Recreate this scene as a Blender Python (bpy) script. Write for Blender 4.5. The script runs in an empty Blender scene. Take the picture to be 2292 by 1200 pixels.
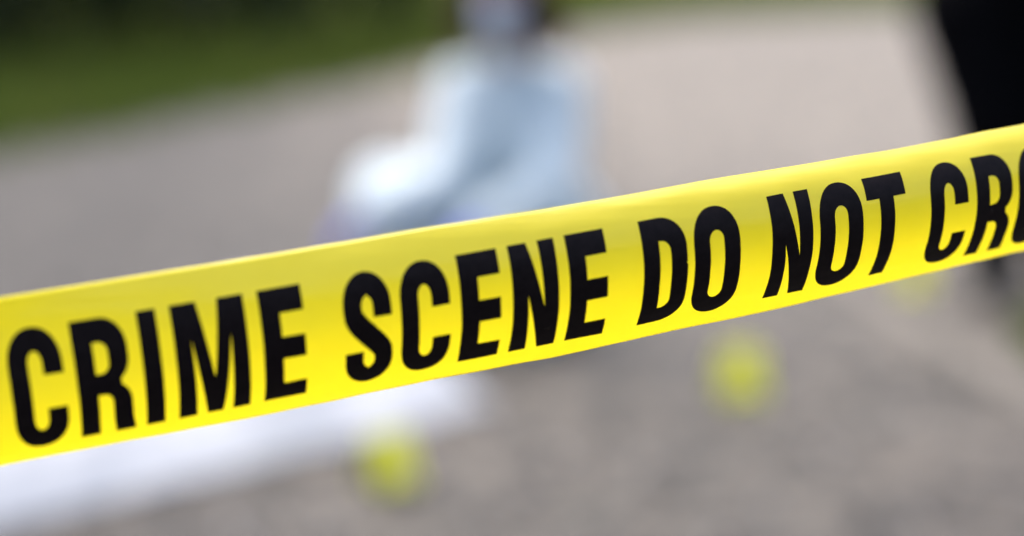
import bpy, bmesh, math, random
import numpy as np
from mathutils import Vector, Matrix, noise

random.seed(7)
rng = np.random.default_rng(7)
R = math.radians
sc = bpy.context.scene
col = sc.collection

# ------------------------------------------------------------------ camera
CAM_H, PITCH, FPX = 1.10, R(7.75), 5412.0       # 85 mm lens on a 36 mm wide sensor, 2292 px wide
cam_d = bpy.data.cameras.new('camera')
cam = bpy.data.objects.new('camera', cam_d); col.objects.link(cam)
cam.location = (0, 0, CAM_H); cam.rotation_euler = (R(90) - PITCH, 0, 0)
cam_d.sensor_fit = 'HORIZONTAL'; cam_d.sensor_width = 36.0; cam_d.lens = FPX / 2292 * 36
cam_d.clip_start = 0.05; cam_d.clip_end = 1000
cam_d.dof.use_dof = True
cam_d.dof.focus_distance = 0.99
cam_d.dof.aperture_fstop = 2.9
sc.camera = cam

# ------------------------------------------------------------------ sky, sun, exposure
SUN_EL, SUN_AZ = 68.0, -40.0                    # a veiled sun high beyond the scene, a little to the left (degrees from +Y, negative = left)
w = bpy.data.worlds.new('World'); sc.world = w; w.use_nodes = True
nt = w.node_tree; nt.nodes.clear()
sky = nt.nodes.new('ShaderNodeTexSky'); sky.sky_type = 'NISHITA'; sky.sun_disc = False
sky.sun_elevation = R(SUN_EL); sky.sun_rotation = R(SUN_AZ)
sky.air_density = 1.0; sky.dust_density = 6.0; sky.ozone_density = 0.6
bg = nt.nodes.new('ShaderNodeBackground'); bg.inputs[1].default_value = 0.15
wo = nt.nodes.new('ShaderNodeOutputWorld')
nt.links.new(sky.outputs[0], bg.inputs[0]); nt.links.new(bg.outputs[0], wo.inputs[0])
sun_d = bpy.data.lights.new('sun', 'SUN'); sun_d.energy = 0.75; sun_d.angle = R(70); sun_d.color = (1, 0.96, 0.9)
sun = bpy.data.objects.new('sun', sun_d); col.objects.link(sun)
sd = Vector((math.sin(R(SUN_AZ)) * math.cos(R(SUN_EL)), math.cos(R(SUN_AZ)) * math.cos(R(SUN_EL)), math.sin(R(SUN_EL))))
sun.rotation_euler = sd.to_track_quat('Z', 'Y').to_euler()
sc.view_settings.view_transform = 'Standard'; sc.view_settings.look = 'None'
sc.view_settings.gamma = 1; sc.view_settings.use_curve_mapping = False
sc.view_settings.exposure = 1.36
sc.cycles.use_denoising = True

# ------------------------------------------------------------------ helpers
CP, SP = math.cos(PITCH), math.sin(PITCH)

def ground_at(px, py, z=0.0):
    """The point of the ground that a spot of the photograph shows."""
    a, b = (px - 1146) / FPX, (600 - py) / FPX
    d = Vector((a, CP + b * SP, -SP + b * CP))
    t = (z - CAM_H) / d.z
    return Vector((d.x * t, d.y * t, z))

def tag(o, label=None, cat=None, group=None, kind=None):
    if label: o['label'] = label
    if cat: o['category'] = cat
    if group: o['group'] = group
    if kind: o['kind'] = kind
    return o

def link(name, me, mat=None, parent=None, smooth=False):
    o = bpy.data.objects.new(name, me); col.objects.link(o)
    if mat is not None:
        me.materials.clear(); me.materials.append(mat)
    if smooth:
        me.polygons.foreach_set('use_smooth', [True] * len(me.polygons))
    if parent: o.parent = parent
    return o

def empty(name, loc=(0, 0, 0)):
    o = bpy.data.objects.new(name, None); col.objects.link(o); o.location = loc
    return o

def mesh(name, verts, faces):
    me = bpy.data.meshes.new(name); me.from_pydata([tuple(v) for v in verts], [], faces); me.update()
    return me

def bm_mesh(name, bm):
    me = bpy.data.meshes.new(name); bm.to_mesh(me); bm.free(); return me

def mat(name, color, rough=0.6, spec=0.5, build=None):
    m = bpy.data.materials.new(name); m.use_nodes = True
    n = m.node_tree; b = n.nodes['Principled BSDF']
    b.inputs['Base Color'].default_value = (*color, 1)
    b.inputs['Roughness'].default_value = rough
    b.inputs['Specular IOR Level'].default_value = spec
    if build: build(n, b)
    return m

def N(n, t, **kw):
    x = n.nodes.new(t)
    for k, v in kw.items():
        if k.startswith('i_'):
            x.inputs[k[2:].replace('_', ' ')].default_value = v
        else: setattr(x, k, v)
    return x

def ramp(n, fac, stops):
    r = n.nodes.new('ShaderNodeValToRGB'); e = r.color_ramp.elements
    while len(e) < len(stops): e.new(0.5)
    for i, (p, c) in enumerate(stops):
        e[i].position = p; e[i].color = (*c, 1)
    n.links.new(fac, r.inputs[0]); return r.outputs[0]

def mix(n, fac, a, b, mode='MIX'):
    m = n.nodes.new('ShaderNodeMix'); m.data_type = 'RGBA'; m.blend_type = mode
    for s, v in ((m.inputs[0], fac), (m.inputs[6], a), (m.inputs[7], b)):
        if isinstance(v, (int, float)): s.default_value = v
        elif isinstance(v, tuple): s.default_value = (*v, 1)
        else: n.links.new(v, s)
    return m.outputs[2]

def tex_noise(n, scale, detail=4, rough=0.6, dist=0.0):
    tc = n.nodes.new('ShaderNodeTexCoord')
    t = N(n, 'ShaderNodeTexNoise'); t.inputs['Scale'].default_value = scale
    t.inputs['Detail'].default_value = detail; t.inputs['Roughness'].default_value = rough
    t.inputs['Distortion'].default_value = dist
    n.links.new(tc.outputs['Object'], t.inputs['Vector']); return t.outputs['Fac']

def bump(n, b, h, strength=0.3, dist=0.01):
    bp = N(n, 'ShaderNodeBump'); bp.inputs['Strength'].default_value = strength; bp.inputs['Distance'].default_value = dist
    n.links.new(h, bp.inputs['Height']); n.links.new(bp.outputs[0], b.inputs['Normal'])

# ------------------------------------------------------------------ materials
def _path(n, b):
    big = tex_noise(n, 0.55, 3, 0.55, 0.6)
    mid = tex_noise(n, 4.2, 5, 0.62, 0.5)
    fine = tex_noise(n, 11, 4, 0.65)
    grit = tex_noise(n, 160, 3, 0.7)
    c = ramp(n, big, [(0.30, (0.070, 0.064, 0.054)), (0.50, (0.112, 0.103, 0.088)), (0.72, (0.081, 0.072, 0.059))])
    # far brightness painted into the path colour, lens vignette into its brown near right
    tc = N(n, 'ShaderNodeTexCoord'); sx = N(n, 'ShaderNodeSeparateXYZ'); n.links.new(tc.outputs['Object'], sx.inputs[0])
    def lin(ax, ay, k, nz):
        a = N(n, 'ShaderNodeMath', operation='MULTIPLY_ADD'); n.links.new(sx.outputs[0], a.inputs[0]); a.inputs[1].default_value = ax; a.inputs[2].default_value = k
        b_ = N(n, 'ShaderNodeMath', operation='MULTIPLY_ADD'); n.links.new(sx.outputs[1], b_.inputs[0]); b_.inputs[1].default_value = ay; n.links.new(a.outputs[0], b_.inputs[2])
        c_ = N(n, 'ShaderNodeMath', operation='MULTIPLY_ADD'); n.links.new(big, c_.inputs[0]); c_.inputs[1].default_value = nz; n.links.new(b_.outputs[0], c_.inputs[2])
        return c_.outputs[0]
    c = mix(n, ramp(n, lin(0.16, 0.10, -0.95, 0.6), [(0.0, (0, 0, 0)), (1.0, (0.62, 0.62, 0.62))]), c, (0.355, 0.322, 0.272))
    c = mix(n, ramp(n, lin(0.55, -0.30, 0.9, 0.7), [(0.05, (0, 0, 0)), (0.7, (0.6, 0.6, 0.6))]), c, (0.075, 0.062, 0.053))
    c = mix(n, ramp(n, lin(-0.50, -0.02, -0.12, 0.5), [(0.0, (0, 0, 0)), (0.75, (0.85, 0.85, 0.85))]), c, (0.045, 0.040, 0.034))  # vignette and shade on the left side, painted into the path colour
    c = mix(n, 1.0, c, ramp(n, mid, [(0.40, (0.34, 0.33, 0.32)), (0.5, (0.75, 0.74, 0.73)), (0.60, (1.15, 1.13, 1.10))]), 'MULTIPLY')
    c = mix(n, 1.0, c, ramp(n, fine, [(0.43, (0.25, 0.25, 0.25)), (0.5, (0.7, 0.69, 0.68)), (0.57, (1.15, 1.13, 1.11))]), 'MULTIPLY')
    c = mix(n, 0.5, c, ramp(n, grit, [(0.35, (0.2, 0.2, 0.2)), (0.65, (0.8, 0.8, 0.8))]), 'OVERLAY')
    moss = ramp(n, tex_noise(n, 1.7, 5, 0.6), [(0.66, (0, 0, 0)), (0.78, (0.5, 0.5, 0.5))])
    c = mix(n, moss, c, (0.15, 0.16, 0.075))
    n.links.new(c, b.inputs['Base Color'])
    bump(n, b, grit, 0.5, 0.004)
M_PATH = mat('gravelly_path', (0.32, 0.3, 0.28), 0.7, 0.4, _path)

def _soil(n, b):
    c = ramp(n, tex_noise(n, 3, 6, 0.65), [(0.3, (0.022, 0.032, 0.007)), (0.5, (0.036, 0.05, 0.010)), (0.7, (0.055, 0.055, 0.018))])
    n.links.new(c, b.inputs['Base Color'])
M_LAWN = mat('lawn', (0.06, 0.1, 0.02), 1.0, 0.0, _soil)

def _blade(n, b):
    c = ramp(n, tex_noise(n, 1.3, 3, 0.6), [(0.3, (0.06, 0.095, 0.008)), (0.5, (0.12, 0.165, 0.012)), (0.7, (0.16, 0.155, 0.025))])
    n.links.new(c, b.inputs['Base Color'])
M_BLADE = mat('grass_blade', (0.07, 0.13, 0.02), 0.7, 0.3, _blade)

def _leaf(n, b):
    c = ramp(n, tex_noise(n, 2.2, 3, 0.6), [(0.3, (0.012, 0.024, 0.006)), (0.55, (0.026, 0.045, 0.009)), (0.75, (0.045, 0.055, 0.014))])
    n.links.new(c, b.inputs['Base Color'])
M_LEAF = mat('shrub_leaf', (0.03, 0.05, 0.01), 0.6, 0.3, _leaf)
M_BARK = mat('bark', (0.06, 0.045, 0.03), 0.9, 0.2, lambda n, b: bump(n, b, tex_noise(n, 14, 5), 0.6, 0.02))

def _stone(n, b):
    c = ramp(n, tex_noise(n, 9, 5, 0.65), [(0.3, (0.12, 0.11, 0.095)), (0.7, (0.18, 0.166, 0.143))])
    n.links.new(c, b.inputs['Base Color']); bump(n, b, tex_noise(n, 60, 4), 0.4, 0.004)
M_STONE = mat('kerb_stone', (0.35, 0.33, 0.3), 0.8, 0.3, _stone)

def _pebble(n, b):
    oi = N(n, 'ShaderNodeTexNoise'); oi.inputs['Scale'].default_value = 30
    g = N(n, 'ShaderNodeNewGeometry')
    c = ramp(n, g.outputs['Random Per Island'], [(0.0, (0.03, 0.028, 0.026)), (0.35, (0.09, 0.08, 0.075)), (0.7, (0.15, 0.13, 0.115)), (1.0, (0.4, 0.38, 0.36))])
    n.links.new(c, b.inputs['Base Color'])
M_PEBBLE = mat('pebble', (0.3, 0.28, 0.25), 0.75, 0.3, _pebble)

def _tape(n, b):
    dirt = ramp(n, tex_noise(n, 35, 4, 0.6), [(0.35, (0.87, 0.79, 0.05)), (0.65, (0.91, 0.835, 0.065))])
    n.links.new(dirt, b.inputs['Base Color'])
    tc = N(n, 'ShaderNodeTexCoord'); mp = N(n, 'ShaderNodeMapping'); mp.inputs['Scale'].default_value = (5, 5, 70)
    mp.inputs['Rotation'].default_value = (0, R(8), R(17))
    t = N(n, 'ShaderNodeTexNoise'); t.inputs['Scale'].default_value = 1.0; t.inputs['Detail'].default_value = 3
    n.links.new(tc.outputs['Object'], mp.inputs[0]); n.links.new(mp.outputs[0], t.inputs['Vector'])
    bump(n, b, t.outputs['Fac'], 0.55, 0.002)
    tr = N(n, 'ShaderNodeBsdfTranslucent'); tr.inputs['Color'].default_value = (0.95, 0.88, 0.06, 1)
    ms = N(n, 'ShaderNodeMixShader'); ms.inputs[0].default_value = 0.58
    b.inputs['Coat Weight'].default_value = 0.7; b.inputs['Coat Roughness'].default_value = 0.32
    out = n.nodes['Material Output']
    n.links.new(b.outputs[0], ms.inputs[1]); n.links.new(tr.outputs[0], ms.inputs[2]); n.links.new(ms.outputs[0], out.inputs[0])
M_TAPE = mat('yellow_film', (0.85, 0.72, 0.01), 0.30, 0.9, _tape)

def _ink(n, b):
    c = ramp(n, tex_noise(n, 260, 4, 0.7), [(0.3, (0.006, 0.004, 0.005)), (0.75, (0.013, 0.009, 0.010))])
    n.links.new(c, b.inputs['Base Color'])
M_INK = mat('black_ink', (0.008, 0.006, 0.007), 0.5, 0.10, _ink)

def cloth(name, c0, c1, rough=0.75, scale=6, bs=0.4):
    def f(n, b):
        n.links.new(ramp(n, tex_noise(n, scale, 4, 0.6), [(0.3, c0), (0.7, c1)]), b.inputs['Base Color'])
        bump(n, b, tex_noise(n, scale * 3, 4, 0.6, 0.6), bs, 0.02)
    return mat(name, c1, rough, 0.3, f)
M_SUIT = cloth('pale_blue_nonwoven', (0.54, 0.63, 0.675), (0.60, 0.69, 0.73))
M_SHEET = cloth('white_sheet', (0.47, 0.49, 0.52), (0.53, 0.55, 0.58))
M_BLACK = cloth('black_cloth', (0.002, 0.002, 0.0025), (0.004, 0.004, 0.005), 1.0)
M_BLACK.node_tree.nodes['Principled BSDF'].inputs['Specular IOR Level'].default_value = 0.03
M_SHOE = mat('black_leather', (0.012, 0.012, 0.014), 0.5, 0.4)
M_SKIN = cloth('skin', (0.34, 0.17, 0.115), (0.40, 0.21, 0.145), 0.5, 14, 0.1)
M_HAIR = cloth('brown_hair', (0.035, 0.010, 0.005), (0.075, 0.022, 0.010), 0.6, 40, 0.6)
M_MASK = cloth('mask_nonwoven', (0.34, 0.40, 0.50), (0.42, 0.48, 0.57), 0.8, 25, 0.2)
M_GLOVE = mat('blue_nitrile', (0.16, 0.20, 0.72), 0.35, 0.5)
M_EYE = mat('eye_white', (0.7, 0.68, 0.65), 0.2, 0.5)
M_IRIS = mat('iris', (0.05, 0.03, 0.015), 0.2, 0.5)
M_MARK = mat('yellow_marker_plastic', (0.82, 0.79, 0.03), 0.5, 0.4)

# ------------------------------------------------------------------ ground, path, verge
g = mesh('lawn', [(-400, -100, -0.02), (400, -100, -0.02), (400, 700, -0.02), (-400, 700, -0.02)], [(0, 1, 2, 3)])
tag(link('lawn', g, M_LAWN), 'green lawn behind the path', None, None, 'structure')

EDGE_PX = [(-900, 540), (-450, 425), (0, 325), (300, 262), (600, 208), (850, 160), (1050, 112), (1250, 66), (1500, 40), (1800, 26), (2292, 14), (2900, 0)]
edge = [ground_at(*p) for p in EDGE_PX]
near = [(-14, -6, 0), (14, -6, 0)]
edge2 = []
for a, b in zip(edge[:-1], edge[1:]):                # a wobbling, grass-eaten edge
    k = max(2, int((b - a).length / 0.35))
    for i in range(k):
        p = a.lerp(b, i / k); o = noise.noise(p * 1.7) * 0.16 + noise.noise(p * 6) * 0.05
        edge2.append(p + Vector((-o * 0.5, o, 0)))
edge2.append(edge[-1])
bm = bmesh.new()
pts = [Vector((-14, -6, 0)), Vector((14, -6, 0)), Vector((22, 44, 0))] + list(reversed(edge2)) + [Vector((-14, edge2[0].y - 4, 0))]
es = []
vs_ = [bm.verts.new((p.x, p.y, 0)) for p in pts]
for i in range(len(vs_)): es.append(bm.edges.new((vs_[i], vs_[(i + 1) % len(vs_)])))
bmesh.ops.triangle_fill(bm, edges=es, use_beauty=True)
bmesh.ops.recalc_face_normals(bm, faces=bm.faces)
for f in bm.faces:
    if f.normal.z < 0: f.normal_flip()
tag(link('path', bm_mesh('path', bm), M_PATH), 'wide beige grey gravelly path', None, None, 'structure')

# the island of grass at the right with its flush stone edging
ISL_PX = [(3700, 1300), (2900, 1060), (2570, 950), (2450, 895), (2360, 845), (2290, 795), (2255, 755), (2250, 725), (2280, 700), (2360, 688), (2470, 680), (2900, 666), (3700, 655)]
isl = [ground_at(*p) for p in ISL_PX]
tag(link('verge', mesh('verge', [(p.x + 0.02, p.y, 0.004) for p in isl], [tuple(range(len(isl)))]), M_LAWN), 'small patch of grass at the right of the path', None, None, 'structure')
KERB_PX = [(1720, 500), (1830, 575), (1950, 664), (2010, 700), (2100, 758), (2200, 822), (2300, 886), (2480, 990)]
isl_poly, isl = isl, [ground_at(*p) for p in KERB_PX]
kerb = tag(empty('kerb'), 'pale flush stone edging running across the lower right of the path', None, None, 'structure')
cum = [0]
for a, b in zip(isl[:-1], isl[1:]): cum.append(cum[-1] + (b - a).length)
def along(t):
    for i in range(len(isl) - 1):
        if t <= cum[i + 1] or i == len(isl) - 2:
            return isl[i].lerp(isl[i + 1], (t - cum[i]) / (cum[i + 1] - cum[i]))
t = 0
while t + 0.2 < cum[-1]:
    a, b = along(t + 0.006), along(t + 0.194)
    d = (b - a).normalized(); s = Vector((d.y, -d.x, 0))
    bm = bmesh.new(); h = 0.012 + random.uniform(-0.003, 0.004)
    lo = [bm.verts.new(v) for v in (a - s * 0.055, b - s * 0.055, b + s * 0.055, a + s * 0.055)]
    hi = [bm.verts.new(v.co + Vector((0, 0, h)) - (v.co - (a + b) / 2) * 0.03) for v in lo]
    bm.faces.new(hi)
    for i in range(4): bm.faces.new((lo[i], lo[(i + 1) % 4], hi[(i + 1) % 4], hi[i]))
    bmesh.ops.recalc_face_normals(bm, faces=bm.faces)
    link('stone', bm_mesh('stone', bm), M_STONE, kerb)
    t += 0.2
isl = isl_poly

# loose pebbles on the near path (too many and too small to count)
V, Fc = [], []
def inside_isl(x, y):
    c = False; n_ = len(isl)
    for i in range(n_):
        a, b = isl[i], isl[i - 1]
        if (a.y > y) != (b.y > y) and x < (b.x - a.x) * (y - a.y) / (b.y - a.y) + a.x: c = not c
    return c
for i in range(5200):
    y = 3.6 + 6.0 * random.random() ** 1.4; x = random.uniform(-0.28, 0.28) * y
    if inside_isl(x, y): continue
    s = 0.0025 + 0.016 * random.random() ** 4; k = len(V); a0 = random.random() * 6
    for j in range(5):
        a = a0 + j * 1.257 + random.uniform(-.25, .25); V.append((x + s * math.cos(a), y + s * math.sin(a), 0.0005))
    for j in range(5):
        a = a0 + 0.3 + j * 1.257; q = s * random.uniform(.45, .75); V.append((x + q * math.cos(a), y + q * math.sin(a), s * random.uniform(.6, 1.0)))
    Fc.append(tuple(k + 5 + j for j in range(5)))
    for j in range(5): Fc.append((k + j, k + (j + 1) % 5, k + 5 + (j + 1) % 5, k + 5 + j))
tag(link('gravel', mesh('gravel', V, Fc), M_PEBBLE), 'loose small pebbles strewn over the near path', 'gravel', None, 'stuff')

# grass blades: along the far edge of the path and on the island
def blades(pts, hmin, hmax, wd):
    V, Fc = [], []
    for (x, y) in pts:
        h = random.uniform(hmin, hmax); a = random.random() * 6.28; l = random.uniform(0.1, 0.6) * h; b = random.random() * 6.28
        dx, dy = math.cos(a) * wd, math.sin(a) * wd; k = len(V)
        V += [(x - dx, y - dy, -0.02), (x + dx, y + dy, -0.02), (x + math.cos(b) * l * .4 + dx * .6, y + math.sin(b) * l * .4 + dy * .6, h * .6), (x + math.cos(b) * l, y + math.sin(b) * l, h)]
        Fc += [(k, k + 1, k + 2), (k, k + 2, k + 3)]
    return V, Fc
pl = []
for i in range(30000):
    q = random.random() * (len(edge2) - 1) * 0.72; j = int(q); p = edge2[j].lerp(edge2[j + 1], q - j)
    o = random.random() ** 1.6 * 7.5 - 0.55 * random.random()
    pl.append((p.x - o * 0.75 + random.uniform(-.2, .2), p.y + o * 0.65 + random.uniform(-.1, .2)))
V, Fc = blades(pl, 0.05, 0.14, 0.012)
tag(link('grass', mesh('grass', V, Fc), M_BLADE), 'rough green grass beyond the far edge of the path', 'grass', None, 'stuff')
pl = []
while len(pl) < 9000:
    x, y = random.uniform(1.1, 3.6), random.uniform(4.2, 7.5)
    if inside_isl(x - 0.07, y): pl.append((x, y))
V, Fc = blades(pl, 0.03, 0.09, 0.004)
tag(link('grass', mesh('grass', V, Fc), M_BLADE), 'short dark grass inside the stone edging at the right', 'grass', None, 'stuff')

# ------------------------------------------------------------------ dark shrubs behind the lawn
def shrub(base, rx, ry, h, nleaf, label):
    root = tag(empty('shrub', base), label, 'shrub', 'dark shrubs behind the lawn')
    V, Fc = [], []
    off = Vector((random.random() * 50, random.random() * 50, 0))
    for i in range(nleaf):
        u = random.random(); th = random.random() * 6.2832; ph = math.acos(1 - 1.85 * random.random())
        d = Vector((math.sin(ph) * math.cos(th), math.sin(ph) * math.sin(th), math.cos(ph)))
        lump = 1 + 0.32 * noise.noise(d * 2.3 + off) + 0.15 * noise.noise(d * 6 + off)
        r = lump * (0.55 + 0.45 * u ** 0.4)
        c = Vector((d.x * rx * r, d.y * ry * r, max(0.04, h * 0.5 + d.z * h * 0.5 * r)))
        s = random.uniform(0.045, 0.10)
        a = Vector((random.gauss(0, 1), random.gauss(0, 1), random.gauss(0, .6))).normalized()
        b = a.cross(Vector((random.gauss(0, 1), random.gauss(0, 1), random.gauss(0, 1)))).normalized()
        k = len(V); V += [c - a * s, c + b * s * .45, c + a * s, c - b * s * .45]; Fc.append((k, k + 1, k + 2, k + 3))
    link('crown', mesh('crown', V, Fc), M_LEAF, root)
    for j in range(5):
        bm = bmesh.new(); a = j * 1.3 + random.random(); tip = Vector((math.cos(a) * rx * .45, math.sin(a) * ry * .45, h * .7))
        rot = tip.to_track_quat('Z', 'Y').to_matrix().to_4x4()
        bmesh.ops.create_cone(bm, cap_ends=True, segments=7, radius1=0.045, radius2=0.012, depth=tip.length, matrix=rot @ Matrix.Translation((0, 0, tip.length / 2)))
        link('stem', bm_mesh('stem', bm), M_BARK, root)
    return root
for (px, py, rx, ry, h, lab) in [
        (-420, 190, 1.6, 1.3, 2.6, 'dark evergreen shrub beyond the grass, leftmost and nearest of the row'),
        (20, 138, 1.5, 1.2, 2.4, 'dark evergreen shrub in the upper left corner, second of the row'),
        (390, 112, 1.4, 1.2, 2.6, 'dark evergreen shrub beyond the grass, third from the left of the row'),
        (700, 78, 1.6, 1.3, 2.8, 'dark evergreen shrub beyond the grass, the one nearest to the masked person')]:
    b = ground_at(px, py); shrub((b.x, b.y + ry, -0.02), rx, ry, h, 7000, lab)

# ------------------------------------------------------------------ soft bodies: shapes fused into one continuous surface
def fused(name, caps, ells, voxel, smooth=4, wrinkle=None):
    V, Fc = [], []
    def ball(c, rad, rot):
        k = len(V); nu, nv_ = 20, 11
        for j in range(1, nv_):
            ph = math.pi * j / nv_
            for i in range(nu):
                a = 2 * math.pi * i / nu
                V.append(c + rot @ Vector((rad[0] * math.sin(ph) * math.cos(a), rad[1] * math.sin(ph) * math.sin(a), rad[2] * math.cos(ph))))
        V.append(c + rot @ Vector((0, 0, rad[2]))); V.append(c + rot @ Vector((0, 0, -rad[2])))
        n_ = k + (nv_ - 1) * nu
        for j in range(nv_ - 2):
            for i in range(nu): Fc.append((k + j * nu + i, k + (j + 1) * nu + i, k + (j + 1) * nu + (i + 1) % nu, k + j * nu + (i + 1) % nu))
        for i in range(nu):
            Fc.append((n_, k + i, k + (i + 1) % nu)); Fc.append((n_ + 1, k + (nv_ - 2) * nu + (i + 1) % nu, k + (nv_ - 2) * nu + i))
    I3 = Matrix.Identity(3)
    for p0, p1, r0, r1 in caps:
        p0, p1 = Vector(p0), Vector(p1); q = (p1 - p0).to_track_quat('Z', 'Y').to_matrix(); k = len(V); nu = 20
        for p, r in ((p0, r0), (p1, r1)):
            for i in range(nu): V.append(p + q @ Vector((r * math.cos(6.283185 * i / nu), r * math.sin(6.283185 * i / nu), 0)))
        for i in range(nu): Fc.append((k + i, k + (i + 1) % nu, k + nu + (i + 1) % nu, k + nu + i))
        Fc.append(tuple(k + nu - 1 - i for i in range(nu))); Fc.append(tuple(k + nu + i for i in range(nu)))
        for p, r in ((p0, r0), (p1, r1)): ball(p, (r * 1.001,) * 3, I3)
    for e in ells: ball(Vector(e[0]), e[1], e[2].to_3x3() if len(e) > 2 else I3)
    me = mesh(name + '_raw', V, Fc)
    o = bpy.data.objects.new(name + '_raw', me); col.objects.link(o)
    m = o.modifiers.new('r', 'REMESH'); m.mode = 'VOXEL'; m.voxel_size = voxel
    s = o.modifiers.new('s', 'SMOOTH'); s.factor = 0.5; s.iterations = smooth
    dg = bpy.context.evaluated_depsgraph_get(); dg.update()
    out = bpy.data.meshes.new_from_object(o.evaluated_get(dg)); out.name = name
    bpy.data.objects.remove(o); bpy.data.meshes.remove(me)
    if wrinkle:
        amp, sc_, st = wrinkle
        nrm = [v.normal.copy() for v in out.vertices]
        for v in out.vertices:
            p = Vector((v.co.x * sc_, v.co.y * sc_, v.co.z * sc_ * st))
            k = (1 - abs(noise.noise(p))) ** 3 * 0.7 + noise.noise(p * 0.45) * 0.6
            v.co += nrm[v.index] * (k * amp)
    out.update(); return out

def rotz(a): return Matrix.Rotation(a, 4, 'Z')

def hand(wrist, aim, palm_n, side, s=1.0, curl=0.55):
    """Capsules for a palm, four unequal bent fingers and a thumb that leaves the side of the palm."""
    w_, f, n_ = Vector(wrist), Vector(aim).normalized(), Vector(palm_n).normalized()
    n_ = (n_ - f * n_.dot(f)).normalized(); x = f.cross(n_) * side
    caps = []
    for k, (ox, L) in enumerate(((-0.030, .070), (-0.010, .080), (0.010, .075), (0.029, .058))):
        kn = w_ + (f * 0.092 + x * ox * 1.0) * s
        caps.append((w_ + (f * 0.015 + x * ox * .6) * s, kn, .0145 * s, .0115 * s))
        d1 = (f * math.cos(curl) + n_ * math.sin(curl)).normalized(); d2 = (f * math.cos(curl * 2.2) + n_ * math.sin(curl * 2.2)).normalized()
        m_ = kn + d1 * L * .5 * s; caps += [(kn, m_, .0105 * s, .0092 * s), (m_, m_ + d2 * L * .5 * s, .0092 * s, .0078 * s)]
    tb = w_ + (f * 0.025 - x * 0.028) * s; t1 = tb + (f * .035 - x * .028 + n_ * .012) * s; t2 = t1 + (f * .030 - x * .006 + n_ * .018) * s
    caps += [(tb, t1, .0145 * s, .0115 * s), (t1, t2, .011 * s, .009 * s)]
    return caps

def head_shapes(c, face, up, s=1.0):
    """Skull, jaw, nose, ears, neck; c = middle of the head, face = looking direction."""
    c = Vector(c); f = Vector(face).normalized(); u = Vector(up).normalized(); r_ = f.cross(u).normalized(); u = r_.cross(f)
    rot = Matrix((r_, f, u)).transposed().to_4x4()
    P = lambda x, y, z: c + (r_ * x + f * y + u * z) * s
    ells = [(P(0, -.012, .03), (.075 * s, .092 * s, .088 * s), rot), (P(0, .028, -.03), (.062 * s, .068 * s, .082 * s), rot),
            (P(0, .075, -.085), (.026 * s, .022 * s, .022 * s), rot), (P(0, .10, -.028), (.014 * s, .02 * s, .022 * s), rot),
            (P(.076, -.01, -.01), (.012 * s, .02 * s, .032 * s), rot), (P(-.076, -.01, -.01), (.012 * s, .02 * s, .032 * s), rot),
            (P(0, .088, -.058), (.026 * s, .012 * s, .007 * s), rot)]
    return ells, P, rot

# ------------------------------------------------------------------ the kneeling person in pale coveralls
PY = 6.75
person = tag(empty('person', (0, PY, 0)), 'person in pale blue coveralls, face mask and blue gloves crouching beside the white sheet', 'person')
def W(x, y, z): return Vector((x, y, z))        # person-local: x right, y away, z up
hip, chest, neck = W(.03, .10, .30), W(.01, .0, .56), W(-.005, -.06, .77)
headc = W(-.018, -.14, .962)
sh_r, el_r, wr_r = W(-.130, -.05, .685), W(-.175, -.19, .45), W(-.385, -.31, .375)
sh_l, el_l, wr_l = W(.130, -.02, .69), W(.12, -.17, .43), W(-.08, -.33, .335)
kn_r, an_r = W(-.335, -.17, .40), W(-.28, -.10, .08)
kn_l, an_l = W(.04, -.28, .085), W(.17, .14, .085)
he, HP, hrot = head_shapes(headc, (-.25, -1, -.28), (0, -.2, 1), 1.08)
hipr, hipl = hip + W(-.09, -.03, .02), hip + W(.09, 0, 0)
skel = [(hip, chest, .10, .12), (chest, neck + W(0, 0, -.06), .12, .07), (neck + W(0, 0, -.07), headc, .052, .052),
        (chest + W(0, 0, .1), sh_r, .08, .05), (chest + W(0, 0, .1), sh_l, .08, .05),
        (sh_r, el_r, .048, .038), (el_r, wr_r, .038, .026), (sh_l, el_l, .048, .038), (el_l, wr_l, .038, .026),
        (hipr, kn_r, .085, .055), (kn_r, an_r, .052, .036), (hipl, kn_l, .085, .055), (kn_l, an_l, .052, .036)]
body = link('body', fused('body', skel, he, 0.011, 4), M_SKIN, person, True)
for sx in (-1, 1):
    bm = bmesh.new(); bmesh.ops.create_uvsphere(bm, u_segments=14, v_segments=10, radius=0.0125, matrix=Matrix.Translation(HP(.032 * sx, .082, .0)))
    ey = link('eye', bm_mesh('eye', bm), M_EYE, person, True)
    bm = bmesh.new(); bmesh.ops.create_uvsphere(bm, u_segments=12, v_segments=8, radius=0.006, matrix=Matrix.Translation(HP(.032 * sx, .0915, -.001)))
    link('iris', bm_mesh('iris', bm), M_IRIS, ey, True)
suit = [(hip, chest, .175, .15), (chest, neck + W(0, 0, -.10), .15, .09), (neck + W(0, .01, -.08), neck + W(0, .0, -.01), .085, .066),
        (chest + W(0, 0, .10), sh_r, .11, .078), (chest + W(0, 0, .10), sh_l, .11, .078),
        (sh_r, el_r, .078, .066), (el_r, wr_r, .066, .045), (sh_l, el_l, .078, .066), (el_l, wr_l, .068, .045),
        (hipr, kn_r, .14, .105), (kn_r, an_r, .10, .075), (hipl, kn_l, .14, .085), (kn_l, an_l, .085, .07)]
link('coverall', fused('coverall', suit, [(hip + W(-.01, .06, .02), (.18, .17, .15))], 0.014, 5, (0.012, 11, 0.55)), M_SUIT, person, True)
hr = [(HP(0, -.03, .045), (.086, .092, .092), hrot)]
hcaps = []
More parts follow.
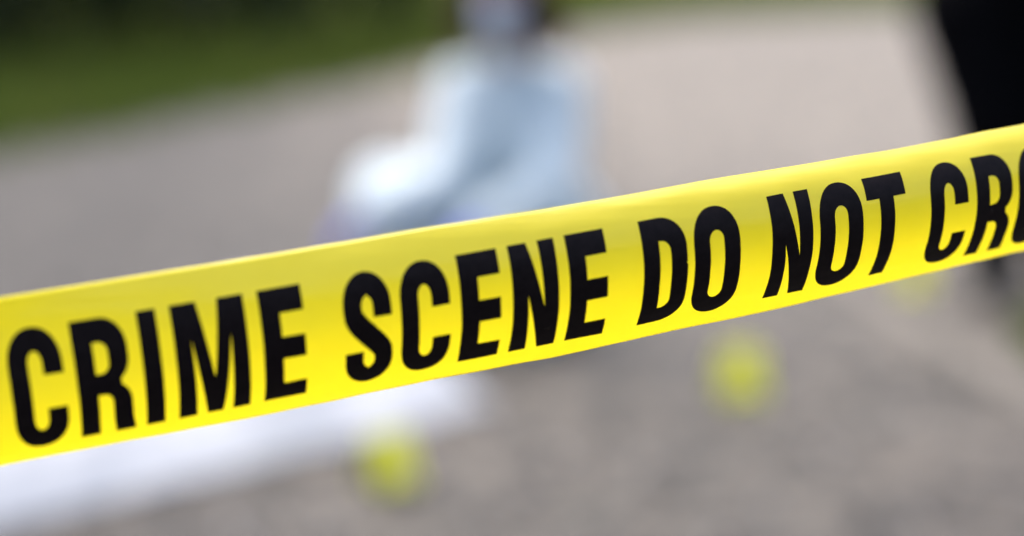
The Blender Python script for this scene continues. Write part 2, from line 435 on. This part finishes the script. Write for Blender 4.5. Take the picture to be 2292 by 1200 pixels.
for sx in (-1, 1):                                 # hair falls on both sides of the mask to the shoulders
    hcaps += [(HP(.068 * sx, -.02, .05), HP(.098 * sx, .01, -.06), .036, .042), (HP(.098 * sx, .01, -.06), HP(.108 * sx, .01, -.13), .042, .032), (HP(.05 * sx, -.07, .03), HP(.06 * sx, -.075, -.12), .045, .035)]
hcaps += [(HP(-.085, .03, .03), HP(-.125, .03, -.10), .04, .042)]        # a fuller lock on the left of the picture
hcaps += [(HP(-.035, .055, .095), HP(-.078, .03, .03), .018, .02), (HP(.03, .055, .095), HP(.078, .03, .03), .018, .02)]
link('hair', fused('hair', hcaps, hr, 0.008, 3, (0.004, 30, 0.3)), M_HAIR, person, True)
V, Fc = [], []                                      # pleated mask over nose, mouth and chin
MU, MV = 18, 14
for j in range(MV + 1):
    for i in range(MU + 1):
        a = (i / MU - .5) * 2; b = j / MV
        z = .012 - .15 * b; bulge = math.sin(b * math.pi * .9 + .25)
        x = a * (.070 - .016 * b); y = .06 + .080 * bulge * (1 - abs(a) ** 2.2) - .03 * abs(a) ** 2 - .018 * b + .0025 * math.sin(b * 22)
        V.append(HP(x, y, z))
for j in range(MV):
    for i in range(MU): k = j * (MU + 1) + i; Fc.append((k, k + 1, k + MU + 2, k + MU + 1))
mk = link('face_mask', mesh('face_mask', V, Fc), M_MASK, person, True)
so = mk.modifiers.new('thickness', 'SOLIDIFY'); so.thickness = 0.002
for sx in (-1, 1):
    bm = bmesh.new()
    for zz in (-.02, -.10):
        p0, p1 = HP(.07 * sx, .03, zz), HP(.088 * sx, -.01, -.01); q = (p1 - p0).to_track_quat('Z', 'Y').to_matrix().to_4x4()
        bmesh.ops.create_cone(bm, segments=6, radius1=.0018, radius2=.0018, depth=(p1 - p0).length, matrix=Matrix.Translation((p0 + p1) / 2) @ q)
    link('ear_loop', bm_mesh('ear_loop', bm), M_MASK, mk)
link('glove', fused('glove', hand(wr_r, (-.75, -.35, -.55), (.1, -.3, -1), 1) + [(el_r.lerp(wr_r, .72), wr_r, .036, .03)], [], 0.0042, 3), M_GLOVE, person, True)
link('glove', fused('glove', hand(wr_l, (-.7, -.55, -.3), (.1, -.2, -1), -1) + [(el_l.lerp(wr_l, .72), wr_l, .036, .03)], [], 0.0042, 3), M_GLOVE, person, True)
for an, d in ((an_r, W(-.5, -.85, 0)), (an_l, W(-.35, -.2, -.9))):
    d = d.normalized(); toe = an + d * .17 + W(0, 0, -.035 if d.z > -.5 else .09)
    heel = an - d * .05 + W(0, 0, -.035)
    for p in (toe, heel): p.z = max(p.z, .046)
    link('shoe_cover', fused('shoe_cover', [(heel, toe, .042, .04), (an, heel, .05, .045), (an, an.lerp(toe, .5), .05, .045)], [], 0.009, 4, (0.004, 22, 1)), M_SUIT, person, True)

# ------------------------------------------------------------------ the standing person in black at the right
PX2, PY2 = 1.50, 7.5
off = tag(empty('person', (PX2, PY2, 0)), 'standing person in loose black trousers and black shoes at the right edge', 'person')
hp = W(.0, .03, .93)
hR, hL = hp + W(-.10, 0, -.04), hp + W(.10, .02, -.04)
kR, aR, kL, aL = W(-.025, -.05, .50), W(.02, .02, .09), W(.20, .02, .50), W(.26, .10, .09)
ch, nk, hd = W(.14, .03, 1.32), W(.14, .02, 1.50), W(.12, -.02, 1.65)
sR, eR, wR = W(-.06, .03, 1.42), W(-.11, .03, 1.16), W(.03, -.20, 1.20)
sL, eL, wL = W(.34, .03, 1.42), W(.39, .05, 1.16), W(.22, -.20, 1.22)
he2, HP2, hrot2 = head_shapes(hd, (-.3, -1, -.15), (0, -.1, 1), 1.03)
sk2 = [(hp, ch, .12, .14), (ch, nk, .12, .06), (nk, hd, .055, .055), (ch + W(0, 0, .05), sR, .09, .055), (ch + W(0, 0, .05), sL, .09, .055),
       (sR, eR, .05, .04), (eR, wR, .04, .028), (sL, eL, .05, .04), (eL, wL, .04, .028),
       (hR, kR, .085, .055), (kR, aR, .054, .038), (hL, kL, .085, .055), (kL, aL, .054, .038)]
sk2 += hand(wR, (.6, -.6, -.3), (.3, .2, -1), 1) + hand(wL, (-.6, -.6, -.3), (-.3, .2, -1), -1)
link('body', fused('body', sk2, he2, 0.009, 3), M_SKIN, off, True)
link('trousers', fused('trousers', [(hR, kR, .16, .115), (kR, aR, .105, .085), (hL, kL, .16, .115), (kL, aL, .098, .085), (hp + W(-.04, 0, 0), hp + W(.04, 0, 0.06), .16, .15)], [], 0.014, 4, (0.008, 10, .6)), M_BLACK, off, True)
link('jacket', fused('jacket', [(hp + W(0, 0, .02), ch, .185, .19), (ch, nk + W(0, 0, -.06), .18, .085), (ch + W(0, 0, .05), sR, .13, .085), (ch + W(0, 0, .05), sL, .13, .085),
     (sR, eR, .08, .062), (eR, wR, .062, .045), (sL, eL, .08, .062), (eL, wL, .062, .045)], [], 0.014, 4, (0.008, 10, .6)), M_BLACK, off, True)
link('hair', fused('hair', [], [(HP2(0, -.03, .05), (.084, .092, .082), hrot2)], 0.008, 3, (0.003, 30, .4)), M_HAIR, off, True)
for sx in (-1, 1):
    bm = bmesh.new(); bmesh.ops.create_uvsphere(bm, u_segments=14, v_segments=10, radius=0.0125, matrix=Matrix.Translation(HP2(.032 * sx, .082, .0)))
    ey = link('eye', bm_mesh('eye', bm), M_EYE, off, True)
    bm = bmesh.new(); bmesh.ops.create_uvsphere(bm, u_segments=12, v_segments=8, radius=0.006, matrix=Matrix.Translation(HP2(.032 * sx, .0915, -.001)))
    link('iris', bm_mesh('iris', bm), M_IRIS, ey, True)
for an, d in ((aR, W(-.35, -1, 0)), (aL, W(.25, -1, 0))):
    d.normalize(); hl_, to = an - d * .06, an + d * .17
    hl_.z = .045; to.z = .038
    link('shoe', fused('shoe', [(hl_, to, .043, .04), (an + W(0, 0, -.02), hl_, .045, .04), (an + W(0, 0, -.02), an.lerp(to, .55) , .045, .04)], [], 0.008, 4), M_SHOE, off, True)

# ------------------------------------------------------------------ the white sheet over a long low shape
S0 = ground_at(1104, 910)                           # near corner at its right end
ax = (ground_at(0, 1185) - S0); ax.z = 0; ax.normalize()
sd_ = Vector((ax.y, -ax.x, 0))                       # across the sheet, away from the camera
if sd_.y < 0: sd_ = -sd_
LEN, WID = 2.15, 0.62
nl, nw = 150, 60
def sheet_h(l, q):                                    # l metres from the right end, q 0..1 across
    c = q - .5
    base = 0.17 + 0.03 * math.exp(-((l - 1.2) / .35) ** 2) + 0.02 * math.exp(-((l - .12) / .12) ** 2)
    knee = 0.165 * math.exp(-((l - .54) / .15) ** 2 - ((c + .02) / .22) ** 2)
    hd_ = 0.06 * math.exp(-((l - 1.78) / .14) ** 2)
    prof = max(0.0, 1 - abs(c * 2.01) ** 2.0)
    endp = min(1, max(0, l / .05)) ** .5 * min(1, max(0, (LEN - l) / .14)) ** .5
    return (base + hd_) * prof * endp + knee * prof * endp
V, Fc = [], []
for i in range(nl + 1):
    l = LEN * i / nl
    for j in range(nw + 1):
        q = j / nw; p = Vector((l * 6, q * 5, 3.1)); c = q - .5
        h = sheet_h(l, q)
        fold = (noise.noise(Vector((l * 9 + q * 3, q * 2.2, 0))) * .014 + noise.noise(Vector((l * 22, q * 4, 5))) * .006) * (0.35 + 1.1 * abs(c) * 2)
        wob = noise.noise(Vector((l * 5, c * 2 , 9))) * .018 * abs(c) * 2
        pos = S0 + ax * (l + wob * .3 - (.02 if i == 0 else 0)) + sd_ * (q * WID + wob * (1 if c > 0 else -1))
        V.append((pos.x, pos.y, max(0.004 + .003 * abs(fold) * 40, h + fold * (1 if h > .03 else .2))))
for i in range(nl):
    for j in range(nw): k = i * (nw + 1) + j; Fc.append((k, k + nw + 1, k + nw + 2, k + 1))
sh = link('white_sheet', mesh('white_sheet', V, Fc), M_SHEET, None, True)
so = sh.modifiers.new('thickness', 'SOLIDIFY'); so.thickness = 0.002; so.offset = 1
tag(sh, 'long white sheet covering a low shape on the path, lower left', 'sheet')

# ------------------------------------------------------------------ evidence markers
def marker(px, py, rz, label, wd=0.088, h=0.105):
    b = ground_at(px, py)
    root = tag(empty('evidence_marker', b), label, 'marker', 'yellow evidence markers on the path'); root.rotation_euler.z = R(rz)
    sp_, th = 0.042, 0.0025
    for s in (-1, 1):
        bm = bmesh.new()
        prof = [(-wd / 2, 0), (-wd / 2 * .62, 0), (-wd / 2 * .5, .012), (wd / 2 * .5, .012), (wd / 2 * .62, 0), (wd / 2, 0), (wd / 2 * .93, h - .008), (wd / 2 * .82, h), (-wd / 2 * .82, h), (-wd / 2 * .93, h - .008)]
        def pt(x, z, o): return (x, s * (sp_ * (1 - z / h) + .003) + s * o, z + .001)
        a = [bm.verts.new(pt(x, z, 0)) for x, z in prof]; c = [bm.verts.new(pt(x, z, th)) for x, z in prof]
        bm.faces.new(a); bm.faces.new(c)
        for i in range(len(a)): bm.faces.new((a[i], a[(i + 1) % len(a)], c[(i + 1) % len(a)], c[i]))
        bmesh.ops.recalc_face_normals(bm, faces=bm.faces)
        link('panel', bm_mesh('panel', bm), M_MARK, root)
    bm = bmesh.new()
    bmesh.ops.create_cone(bm, cap_ends=True, segments=10, radius1=.0062, radius2=.0062, depth=wd * .82, matrix=Matrix.Translation((0, 0, h)) @ Matrix.Rotation(R(90), 4, 'Y'))
    link('ridge', bm_mesh('ridge', bm), M_MARK, root)
marker(1655, 885, 12, 'yellow tent shaped evidence marker standing alone on the path right of the sheet', 0.10, 0.11)
marker(868, 1085, 35, 'yellow tent shaped evidence marker just in front of the white sheet')
marker(2045, 648, -10, 'yellow tent shaped evidence marker near the black shoes, half hidden by the tape')

# ------------------------------------------------------------------ the barrier tape
TW, LT = 0.075, 0.4104430614
c0, c1 = np.array([-0.208143, 0.878688, 0.928899]), np.array([0.17737, 1.009016, 0.982361])
BEND, PA, PB, PC = [-0.001243, 0.016048, -0.001329, 0.002012], [-0.409523, 0.511555, -0.125453, -0.365989], [-0.145417, 0.176839, -0.513991, -0.84789], [-1.336705, 0.975149, 0.31225]
t_ = c1 - c0
es_ = t_ / np.linalg.norm(t_)
en_ = np.cross([0, 0, 1.0], es_); en_ /= np.linalg.norm(en_)
if en_[1] > 0: en_ = -en_                            # level, towards the viewer's side
ed_ = np.cross(es_, en_)
if ed_[2] > 0: ed_ = -ed_                            # down across the tape
NVT = 61
VS = np.linspace(-.5, .5, NVT)
S_LO, S_HI = 0.03, 1.125                             # beyond these the tape runs on straight with the same curl
def centre(s):
    def f(s): return c0 + s * t_ + 4 * s * (1 - s) * (BEND[0] * ed_ + BEND[1] * en_) + 8 * s * (1 - s) * (s - .5) * (BEND[2] * ed_ + BEND[3] * en_)
    if s < S_LO: return f(S_LO) + (s - S_LO) * (f(S_LO + .01) - f(S_LO)) / .01
    if s > S_HI: return f(S_HI) + (s - S_HI) * (f(S_HI) - f(S_HI - .01)) / .01
    return f(s)
def section(s):
    k = min(max(s, S_LO), S_HI) - .5
    a, b, c = np.polyval(PA, k), np.polyval(PB, k), np.polyval(PC, k)
    th = a + b * VS * 2 + c * 4 * VS ** 2; dv = 1 / (NVT - 1)
    def cum_(f):
        g_ = np.zeros_like(f); g_[1:] = np.cumsum((f[1:] + f[:-1]) / 2 * dv); return g_ - g_[NVT // 2]
    X, Y = cum_(np.cos(th)), cum_(np.sin(th))
    P = centre(s) + TW * (X[:, None] * ed_ + Y[:, None] * en_)
    Nn = np.cos(th)[:, None] * en_ - np.sin(th)[:, None] * ed_
    return P, Nn
_cache = {}
def tape_pt(u, v, lift=0.0):
    """Point of the tape u millimetres along and v (-.5 top .. .5 bottom) across."""
    s = u / 1000 / LT; key = round(s, 5)
    if key not in _cache: _cache[key] = section(s)
    P, Nn = _cache[key]
    q = (v + .5) * (NVT - 1); i = min(max(int(q), 0), NVT - 2); f = q - i
    lift += 0.0008 * noise.noise(Vector((u * .014, v * 2.2, 1))) + 0.0003 * noise.noise(Vector((u * .05, v * 7, 4))) + 0.00008 * noise.noise(Vector((u * .12, v * 22, 8)))
    return (P[i] * (1 - f) + P[i + 1] * f) + lift * (Nn[i] * (1 - f) + Nn[i + 1] * f)

tape = tag(empty('barrier_tape', (0, 0, 0)), 'yellow plastic barrier tape with bold black printed warning stretched across the foreground', 'tape')
U0, U1, DU = -900, 1400, 4
us = np.arange(U0, U1 + DU, DU)
V = []
vv = np.linspace(-.5, .5, 51)
for u in us:
    for v in vv: V.append(tape_pt(u, v))
Fc = []
nv = len(vv)
for i in range(len(us) - 1):
    for j in range(nv - 1):
        k = i * nv + j; Fc.append((k, k + 1, k + nv + 1, k + nv))
band = link('band', mesh('band', V, Fc), M_TAPE, tape, True)
so = band.modifiers.new('thickness', 'SOLIDIFY'); so.thickness = 0.00008; so.offset = -1

def arc(cx, cy, rx, ry, a0, a1, n_=14, p=2.0):
    out = []
    for i in range(n_ + 1):
        a = R(a0 + (a1 - a0) * i / n_); c, s = math.cos(a), math.sin(a)
        out.append((cx + rx * math.copysign(abs(c) ** (2 / p), c), cy - ry * math.copysign(abs(s) ** (2 / p), s)))
    return out
GH = 49.3                                            # letter height in mm
def g_C(w=19.0):
    x = w / 2; i0, i1 = 6.4, w - 6.5
    return [[(w, 17.4)] + arc(x, 13.5, x, 14, 0, 180, 22, 2.15) + arc(x, GH - 13.5, x, 14, 180, 360, 22, 2.15) + [(w, 32.0), (i1, 32.0)]
            + arc((i0 + i1) / 2, GH - 13, (i1 - i0) / 2, 5.2, 0, -180, 12) + arc((i0 + i1) / 2, 13, (i1 - i0) / 2, 5.2, 180, 0, 12) + [(i1, 17.4)]]
def g_O(w=20.0):
    x = w / 2
    return [arc(x, 13.5, x, 14, 0, 180, 22, 2.15) + arc(x, GH - 13.5, x, 14, 180, 360, 22, 2.15),
            arc(x, 13, x - 6.4, 4.6, 0, 180, 12) + arc(x, GH - 13, x - 6.4, 4.6, 180, 360, 12)]
def g_D(w=18.4):
    return [[(0, 0), (7.5, 0)] + arc(7.5, 13, w - 7.5, 13, 90, 0, 14, 2.2) + [(w, 18.9), (w - .55, 19.6), (w + .1, 20.5)] + arc(7.5, GH - 13, w - 7.5, 13, 0, -90, 14, 2.2) + [(0, GH)],
            [(6.4, 8.6), (7.6, 8.6)] + arc(7.6, 13.6, 4.5, 5, 90, 0, 8) + arc(7.6, GH - 13.6, 4.5, 5, 0, -90, 8) + [(6.4, GH - 8.6)]]
def g_R(w=19.4):
    return [[(0, 0), (9.8, 0)] + arc(9.8, 12, w - 10.2, 12, 90, 0, 12, 2.15) + [(w - .4, 15.5)] + arc(11.6, 15.5, w - 12, 9.6, 0, -58, 8)
            + arc(11.8, 34.0, w - 12.2, 8.8, 58, 0, 8) + [(w - .35, 42), (w + .5, GH), (w - 6.2, GH), (w - 6.7, 43)] + arc(9.4, 33.6, 3.2, 4.2, 0, 90, 7) + [(6.4, 29.4), (6.4, GH), (0, GH)],
            [(6.4, 8.2), (8.6, 8.2)] + arc(8.6, 12.6, 3.9, 4.4, 90, 0, 8) + arc(8.6, 17.2, 3.9, 4.4, 0, -90, 8) + [(6.4, 21.6)]]
def g_I(w=6.25): return [[(0, 0), (w, 0), (w, GH), (0, GH)]]
def g_E(w=15.7): return [[(0, 0), (w, 0), (w, 8.9), (6.6, 8.9), (6.6, 19.3), (w - .3, 19.3), (w - .3, 27.9), (6.6, 27.9), (6.6, 40.7), (w, 40.7), (w, GH), (0, GH)]]
def g_T(w=18.7): return [[(0, 0), (w, 0), (w, 8.7), (w / 2 + 3.15, 8.7), (w / 2 + 3.15, GH), (w / 2 - 3.15, GH), (w / 2 - 3.15, 8.7), (0, 8.7)]]
def g_N(w=18.5): return [[(0, 0), (7.0, 0), (12.7, 27), (12.5, 0), (w, 0), (w, GH), (11.9, GH), (5.9, 20.5), (6.3, GH), (0, GH)]]
def g_M(w=26.8): return [[(0, 0), (9.0, 0), (13.7, 31), (17.9, 0), (w, 0), (w, GH), (20.9, GH), (21.0, 14), (16.3, GH), (11.1, GH), (6.0, 14), (6.2, GH), (0, GH)]]
def g_S(w=18.0):
    a, b = 3.2, w - 3.2
    cl = [(b, 17.2), (b, 14.5)] + arc(w / 2, 12.5, b - w / 2, 8.4, 0, 180, 16)[1:] + [(a, 14.6), (a + .5, 17.2), (a + 2.2, 20.4), (w / 2, 24.9), (b - 2.2, 29.4), (b - .5, 32.4), (b, 35)] \
        + arc(w / 2, GH - 12.5, b - w / 2, 8.4, 0, -180, 16) + [(a, 35.0), (a, 32.6)]
    for _ in range(2):                               # round the spine
        nx = [cl[0]]
        for p, q in zip(cl[:-1], cl[1:]): nx += [(p[0] * .75 + q[0] * .25, p[1] * .75 + q[1] * .25), (p[0] * .25 + q[0] * .75, p[1] * .25 + q[1] * .75)]
        cl = nx + [cl[-1]]
    l, r = [], []
    for i, p in enumerate(cl):
        q0, q1 = cl[max(0, i - 1)], cl[min(len(cl) - 1, i + 1)]
        if i == 0 or i == len(cl) - 1: tx, ty = 0, (1 if i else -1) * (-1)
        else: tx, ty = q1[0] - q0[0], q1[1] - q0[1]
        m_ = math.hypot(tx, ty); nx_, ny_ = -ty / m_, tx / m_
        hw = .5 * math.sqrt((6.4 * nx_) ** 2 + (8.9 * ny_) ** 2)
        if 16 < p[1] < 34 and abs(tx) > .2 * m_: hw *= 1.06
        l.append((p[0] + nx_ * hw, p[1] + ny_ * hw)); r.append((p[0] - nx_ * hw, p[1] - ny_ * hw))
    if (l[0][0] - r[0][0]) * (l[2][0] - r[2][0]) < 0: l[0], r[0] = r[0], l[0]
    if (l[-1][0] - r[-1][0]) * (l[-3][0] - r[-3][0]) < 0: l[-1], r[-1] = r[-1], l[-1]
    return [l + r[::-1]]
GL = dict(C=g_C, R=g_R, I=g_I, M=g_M, E=g_E, S=g_S, N=g_N, D=g_D, O=g_O, T=g_T)
VT, VB = -0.3178, 0.3399
LAY = [('C', 23.3), ('R', 47.4), ('I', 72.2), ('M', 84.65), ('E', 117.8), ('S', 149.4), ('C', 171.8), ('E', 196.0), ('N', 217.15), ('E', 241.1),
       ('D', 273.0), ('O', 295.4), ('N', 331.0), ('O', 353.7), ('T', 377.0), ('C', 408.8), ('R', 433.2), ('O', 456.6), ('S', 480.4), ('S', 502.4)]
for ch_, u0 in LAY:
    loops = GL[ch_]()
    bm = bmesh.new(); ed = []
    for lp in loops:
        cl = [lp[0]]
        for p in lp[1:]:
            if math.hypot(p[0] - cl[-1][0], p[1] - cl[-1][1]) > 0.02: cl.append(p)
        if math.hypot(cl[0][0] - cl[-1][0], cl[0][1] - cl[-1][1]) < 0.02: cl.pop()
        area = sum(cl[i - 1][0] * cl[i][1] - cl[i][0] * cl[i - 1][1] for i in range(len(cl)))
        sg = (1 if area > 0 else -1) * (1 if lp is loops[0] else -1) * 0.42      # ink spreads a little past the outline
        fat = []
        for i, p in enumerate(cl):
            a, b = cl[i - 1], cl[(i + 1) % len(cl)]
            e0, e1 = Vector((p[0] - a[0], p[1] - a[1])).normalized(), Vector((b[0] - p[0], b[1] - p[1])).normalized()
            n0, n1 = Vector((e0.y, -e0.x)), Vector((e1.y, -e1.x))
            m2 = n0 + n1; k2 = min(2.0, 2 / max(m2.length_squared, 1e-6)) if m2.length > 1e-3 else 0
            fat.append((p[0] + m2.x * k2 * sg, p[1] + m2.y * k2 * sg))
        vs2 = [bm.verts.new((p[0], p[1], 0)) for p in fat]
        for i in range(len(vs2)): ed.append(bm.edges.new((vs2[i], vs2[(i + 1) % len(vs2)])))
    bmesh.ops.triangle_fill(bm, edges=ed, use_beauty=True, use_dissolve=False)
    for yy in np.arange(1.5, GH, 1.5):
        bmesh.ops.bisect_plane(bm, geom=bm.verts[:] + bm.edges[:] + bm.faces[:], plane_co=(0, yy, 0), plane_no=(0, 1, 0))
    for xx in np.arange(4, 28, 4.0):
        bmesh.ops.bisect_plane(bm, geom=bm.verts[:] + bm.edges[:] + bm.faces[:], plane_co=(xx, 0, 0), plane_no=(1, 0, 0))
    for v in bm.verts:
        rag = noise.noise(Vector((v.co.x * 1.1 + u0, v.co.y * 1.1, 2))) * .04      # slightly uneven ink edge
        u, q = u0 + v.co.x + rag, VT + (VB - VT) * (v.co.y + rag) / GH
        v.co = tape_pt(u, q, 0.00012)
    bmesh.ops.recalc_face_normals(bm, faces=bm.faces)
    for f in bm.faces:
        if f.normal.dot(Vector(en_)) < 0: f.normal_flip()
    link('printed_letter', bm_mesh('printed_letter', bm), M_INK, tape, True)
